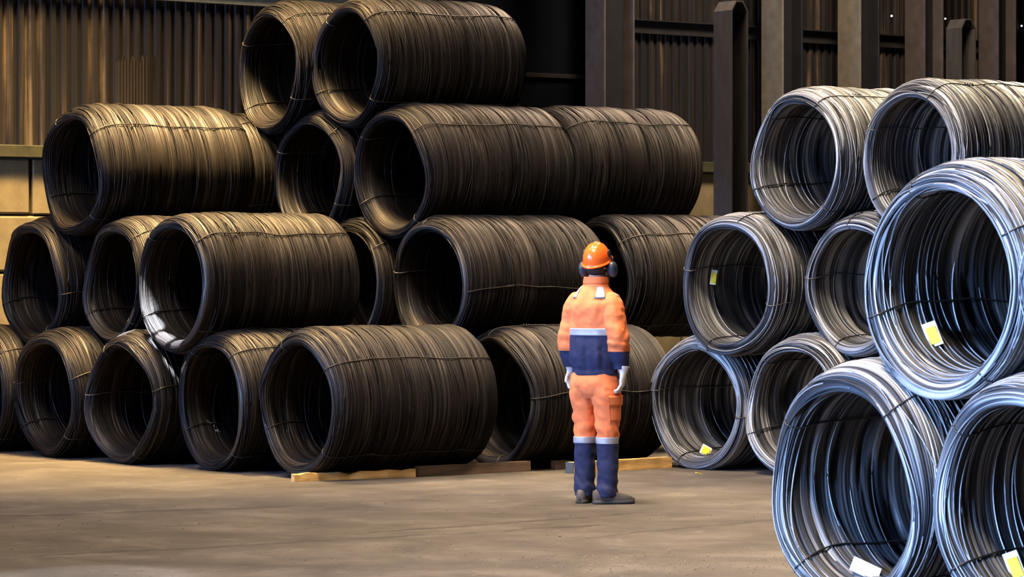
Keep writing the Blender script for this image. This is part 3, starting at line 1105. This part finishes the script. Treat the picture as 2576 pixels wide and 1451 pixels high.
# jacket
TOR = [(0, 0, .892, .156, .118), (0, 0, .903, .165, .126), (0, 0, .935, .160, .122), (0, 0, .965, .172, .132), (0, -.004, 1.04, .178, .138), (0, -.004, 1.12, .176, .134),
       (0, -.004, 1.20, .178, .130), (0, -.006, 1.30, .178, .134), (0, -.010, 1.38, .172, .130), (0, -.010, 1.432, .154, .112), (0, -.006, 1.472, .126, .096),
       (0, .002, 1.508, .098, .084), (0, .010, 1.540, .076, .075), (0, .016, 1.575, .068, .070)]
fold = wrinkle(3, .011, 5, 6, 0.6)


def tor_wr(a, z):
    lo = np.clip((1.22 - z) / .15, 0, 1) * np.clip((z - .92) / .05, 0, 1)
    ver = .0050 * np.sin(a * 11 + 1.2 * np.sin(a * 3 + 1) + 2 * z) + .003 * np.sin(a * 19 + 3 * z)
    up = np.clip((z - 1.2) / .1, 0, 1) * np.clip((1.48 - z) / .05, 0, 1) * .0035 * np.sin(a * 9 + 5 * z)
    return (fold(a, z) * 0.45 * np.clip((1.55 - z) / .06, 0, 1) + lo * ver + up) * np.clip((z - .885) / .06, .15, 1)


def sleeve(sgn, pts, seed):
    return loft([(sgn * x, y, z, rx, ry) for (x, y, z, rx, ry) in pts], 70, 36, lambda a, z: wr_s[seed](a, z) * np.clip((1.47 - z) / .08, 0, 1))


def slv(seed):
    w1, w2 = wrinkle(seed, .008, 14, 2, 1.2), wrinkle(seed + 1, .018, 46, 1, 1.6)
    return lambda a, z: w1(a, z) + w2(a, z) * (0.25 + 0.9 * np.exp(-((z - 1.12) / .07) ** 2) + 0.5 * np.exp(-((z - 1.36) / .05) ** 2))


wr_s = {1: slv(11), 2: slv(16)}
SL_L = [(.112, -.008, 1.476, .012, .014), (.126, -.008, 1.460, .045, .050), (.142, -.010, 1.42, .060, .072), (.164, -.012, 1.35, .064, .080), (.186, -.016, 1.25, .063, .078),
        (.204, -.018, 1.16, .064, .074), (.206, -.012, 1.09, .063, .070), (.204, .0, 1.02, .055, .064), (.200, .012, .97, .047, .054), (.198, .016, .945, .043, .050)]
SL_R = [(.112, -.008, 1.476, .012, .014), (.126, -.010, 1.460, .045, .052), (.142, -.016, 1.42, .060, .074), (.162, -.024, 1.35, .064, .082), (.180, -.032, 1.25, .063, .082),
        (.196, -.034, 1.16, .064, .080), (.200, -.026, 1.09, .063, .074), (.206, -.012, 1.02, .056, .066), (.206, .0, .97, .048, .056), (.204, .004, .935, .043, .050)]
jk = remesh([loft(TOR, 110, 96, tor_wr), sleeve(-1, SL_L, 1), sleeve(1, SL_R, 2)], .0065, 2, .022)
jacket = link('jacket', jk, M_JACKET, man)
jacket['label'] = 'orange jacket, navy below the chest band and on the forearms'


def band(name, rings, z0, z1, lift, mat, parent, wr=None, a0=0.0, a1=2 * math.pi, n=8, m=96, expo=2.3, skew=0.0, thick=.004):
    """strip lying on a lofted garment between two heights and two angles"""
    rg_ = np.array(rings)
    o_ = np.argsort(rg_[:, 2])
    full = catmull(rg_[o_], 300)
    closed = (a1 - a0) > 6.28
    aa = np.linspace(a0, a1, m, endpoint=not closed)
    vs = []
    for lf in (lift, lift - thick):
        for zz in np.linspace(z0, z1, n):
            av = aa + skew * (zz - z0)
            K = [np.interp(zz, full[:, 2], full[:, i]) for i in range(5)]
            k = (np.abs(np.cos(av)) ** expo + np.abs(np.sin(av)) ** expo) ** (-1 / expo)
            d = (wr(av[None, :], np.array([[zz]]))[0] if wr is not None else 0) + lf
            vs.append(np.column_stack([K[0] + (K[3] + d) * k * np.cos(av), K[1] + (K[4] + d) * k * np.sin(av), np.full(m, zz)]))
    v = np.vstack(vs)
    # outer rows bottom->top then inner rows top->bottom, closed round
    order = list(range(n)) + list(range(2 * n - 1, n - 1, -1))
    v = np.vstack([v[i * m:(i + 1) * m] for i in order])
    q = grid_quads(2 * n, m, close_n=True, close_m=closed)
    if not closed:
        e = []
        for i in range(n - 1):
            for j in (0, m - 1):
                e.append((i * m + j, (i + 1) * m + j, (2 * n - 2 - i) * m + j, (2 * n - 1 - i) * m + j))
        q = np.vstack([q, np.array(e)])
    return link(name, np_mesh(name, v, q), mat, parent)


band('reflective_band', TOR, 1.172, 1.222, .0045, M_REFL, jacket, tor_wr)
back = -math.pi / 2
band('shoulder_patch', TOR, 1.432, 1.512, .006, M_REFL, jacket, None, back + .36, back + .88, 8, 10, skew=2.2)
band('shoulder_patch', TOR, 1.432, 1.512, .006, M_REFL, jacket, None, back - 1.02, back - .58, 8, 10, skew=-2.2)
band('collar', [(0, .008, 1.525, .080, .078), (0, .012, 1.55, .080, .080), (0, .014, 1.575, .076, .080), (0, .016, 1.605, .072, .078)], 1.530, 1.580, .006, M_ORANGE, jacket, n=6, m=48, thick=.008)

# trousers
LEG_L = [(-.080, -.002, .052, .066, .078), (-.080, -.004, .10, .066, .074), (-.081, 0, .20, .067, .072), (-.082, .002, .32, .068, .076), (-.082, .002, .44, .071, .078),
         (-.083, .006, .54, .073, .080), (-.085, .004, .66, .080, .092), (-.086, -.006, .78, .086, .108), (-.076, -.008, .88, .080, .106), (-.066, -.004, .96, .066, .092)]
LEG_R = [(.100, -.006, .052, .068, .080), (.100, -.008, .10, .066, .076), (.100, -.004, .20, .067, .073), (.099, -.002, .32, .068, .076), (.098, -.002, .44, .071, .078),
         (.096, .002, .54, .074, .082), (.092, .000, .66, .082, .094), (.088, -.008, .78, .088, .110), (.076, -.008, .88, .080, .106), (.066, -.004, .96, .066, .092)]
PEL = [(0, -.008, .735, .050, .085), (0, -.010, .78, .125, .116), (0, -.010, .85, .164, .124), (0, -.006, .905, .150, .110), (0, 0, .975, .132, .098)]


def leg_wr(seed):
    w1 = wrinkle(seed, .020, 30, 1, 1.8)

    def f(a, z):
        am = 0.45 + 0.75 * np.exp(-((z - .52) / .09) ** 2) + 0.7 * np.exp(-((z - .12) / .06) ** 2) + 0.35 * np.exp(-((z - .76) / .08) ** 2)
        am = am * np.where((z > .41) & (z < .47), .35, 1)
        return w1(a, z) * am
    return f


wl, wr2 = leg_wr(21), leg_wr(27)
tr = remesh([loft(LEG_L, 110, 48, wl), loft(LEG_R, 110, 48, wr2), loft(PEL, 40, 64, wrinkle(5, .008, 9, 4))], .0065, 1, .020)
trous = link('trousers', tr, M_TROUS, man)
trous['label'] = 'orange trousers, navy below the knee bands'
band('reflective_band', LEG_L,   .418, .465, .0035, M_REFL, trous, wl, m=56)
band('reflective_band', LEG_R, .418, .465, .0035, M_REFL, trous, wr2, m=56)
pk0 = -math.pi / 2 + 0.75
pocket = band('cargo_pocket', LEG_R, .575, .735, .013, M_ORANGE, trous, None, pk0, pk0 + 1.35, 10, 20, thick=.016)
band('pocket_flap', LEG_R, .685, .755, .022, M_ORANGE, pocket, None, pk0 - .05, pk0 + 1.40, 6, 20, thick=.012)


# boots
def shoe(x, y, head, name='boot'):
    t = np.linspace(0, 1, 26)
    yy = -.085 + .30 * t
    wdt = np.interp(t, [0, .04, .15, .35, .6, .8, .92, .98, 1], [.016, .030, .038, .035, .044, .049, .040, .024, .006])
    hgt = np.interp(t, [0, .05, .12, .3, .45, .6, .78, .92, 1], [.09, .098, .108, .115, .10, .080, .066, .052, .028])
    a = np.linspace(0, 2 * np.pi, 22, endpoint=False)
    ca_, sa_ = np.cos(a), np.sin(a)

    def ring(ws, z0, zs):
        out = []
        for i in range(len(t)):
            zz = np.where(sa_ > 0, np.abs(sa_) ** 0.8, -np.abs(sa_) ** 0.35)
            mid = z0 + (zs[i] - z0) * 0.35
            out.append(np.column_stack([ws[i] * np.sign(ca_) * np.abs(ca_) ** 0.75, np.full(22, yy[i]), np.where(zz > 0, mid + zz * (zs[i] - mid), mid + zz * (mid - z0))]))
        v, q = np.vstack(out), grid_quads(len(t), 22)
        for r0 in (0, len(t) - 1):
            b0 = len(v)
            c = v[r0 * 22:(r0 + 1) * 22].mean(0)
            v = np.vstack([v, c, c])
            q = np.vstack([q, [(r0 * 22 + j, r0 * 22 + (j + 1) % 22, b0, b0 + 1) for j in range(22)]])
        return v, q
    M = Matrix.Translation((x, y, 0)) @ Matrix.Rotation(R_(-head), 4, 'Z')
    v, q = ring(wdt, .018, hgt)
    up = link(name, np_mesh(name, np.array([M @ Vector(p) for p in v]), q), M_SHOE, man)
    v, q = ring(wdt + .006, .001, np.interp(t, [0, .3, .6, .9, 1], [.034, .032, .034, .042, .040]))
    link('sole', np_mesh('sole', np.array([M @ Vector(p) for p in v]), q), M_SOLE, up)
    tn = [(-.03, .075, .108), (-.036, .085, .092), (-.040, .10, .07)]
    pth = np.array([M @ Vector(p) for p in ((-.036, .055, .075), (-.024, .060, .102), (0, .064, .110), (.024, .060, .102), (.036, .055, .075))])
    link('strap', np_mesh('strap', *tube(catmull(pth, 12), .011, 6)), M_SHOE, up)
    return up


shoe(-.080, -.015, -8)
shoe(.092, -.028, 46)


# gloves: palm, five separate bent fingers, loose cuff
def glove(W, d, n, side, curl, name='glove'):
    W, d, n = Vector(W), Vector(d).normalized(), Vector(n)
    n = (n - d * n.dot(d)).normalized()
    s_ = d.cross(n) * side                      # towards the thumb
    parts = []

    def P(a, b, c): return np.array(W + d * a + s_ * b + n * c)
    aa = np.linspace(0, 2 * np.pi, 24, endpoint=False)
    rows_ = []
    for (q_, hw, hd) in ((-.045, .044, .038), (-.042, .046, .040), (-.02, .040, .034), (0, .034, .027), (.02, .037, .022), (.05, .043, .020), (.08, .045, .018), (.098, .040, .014), (.104, .02, .006)):
        rows_.append([P(q_, hw * math.cos(x), hd * math.sin(x)) for x in aa])
    v = np.array(rows_).reshape(-1, 3)
    nR = len(rows_)
    q = grid_quads(nR, 24)
    for r0 in (0, nR - 1):
        c = v[r0 * 24:(r0 + 1) * 24].mean(0)
        b0 = len(v)
        v = np.vstack([v, c, c])
        q = np.vstack([q, [(r0 * 24 + j, r0 * 24 + (j + 1) % 24, b0, b0 + 1) for j in range(24)]])
    parts.append((v, q))

    def finger(base, dirv, segs, bend, r0, r1):
        p = Vector(base)
        pts = [p.copy()]
        ax_ = dirv.cross(n).normalized()
        dv = dirv.normalized()
        for i, sl in enumerate(segs):
            dv = Matrix.Rotation(R_(bend[i]), 3, ax_) @ dv
            p = p + dv * sl
            pts.append(p.copy())
        C = catmull(np.array(pts), 16)
        rad = np.linspace(r0, r1, 16)
        rad = np.r_[rad[:-2], r1 * .8, r1 * .35]
        v, q = tube(C, rad, 10)
        c0, c1 = C[0], C[-1]
        for rr, c in ((0, c0), (15, c1)):
            b0 = len(v)
            v = np.vstack([v, c, c])
            q = np.vstack([q, [(rr * 10 + j, rr * 10 + (j + 1) % 10, b0, b0 + 1) for j in range(10)]])
        parts.append((v, q))
    for b_, ln, sp in ((.034, .072, .10), (.0115, .080, .03), (-.0115, .075, -.04), (-.033, .058, -.12)):
        finger(P(.082, b_, 0), d + s_ * sp, (ln * .50 + .012, ln * .32, ln * .26), (curl, curl * 1.2, curl * .8), .0112, .0088)
    finger(P(.020, .026, .006), s_ * .62 + d * .75 + n * .25, (.034, .032, .026), (8, 14, 14), .0135, .0095)
    return link(name, remesh(parts, .0034, 1), M_GLOVE, man)


glove((-.200, .020, .925), (.02, .06, -1), (.75, -.55, 0), 1, 42)
glove((.222, .000, .915), (-.05, -.10, -1), (-.85, -.25, 0), 1, 24)
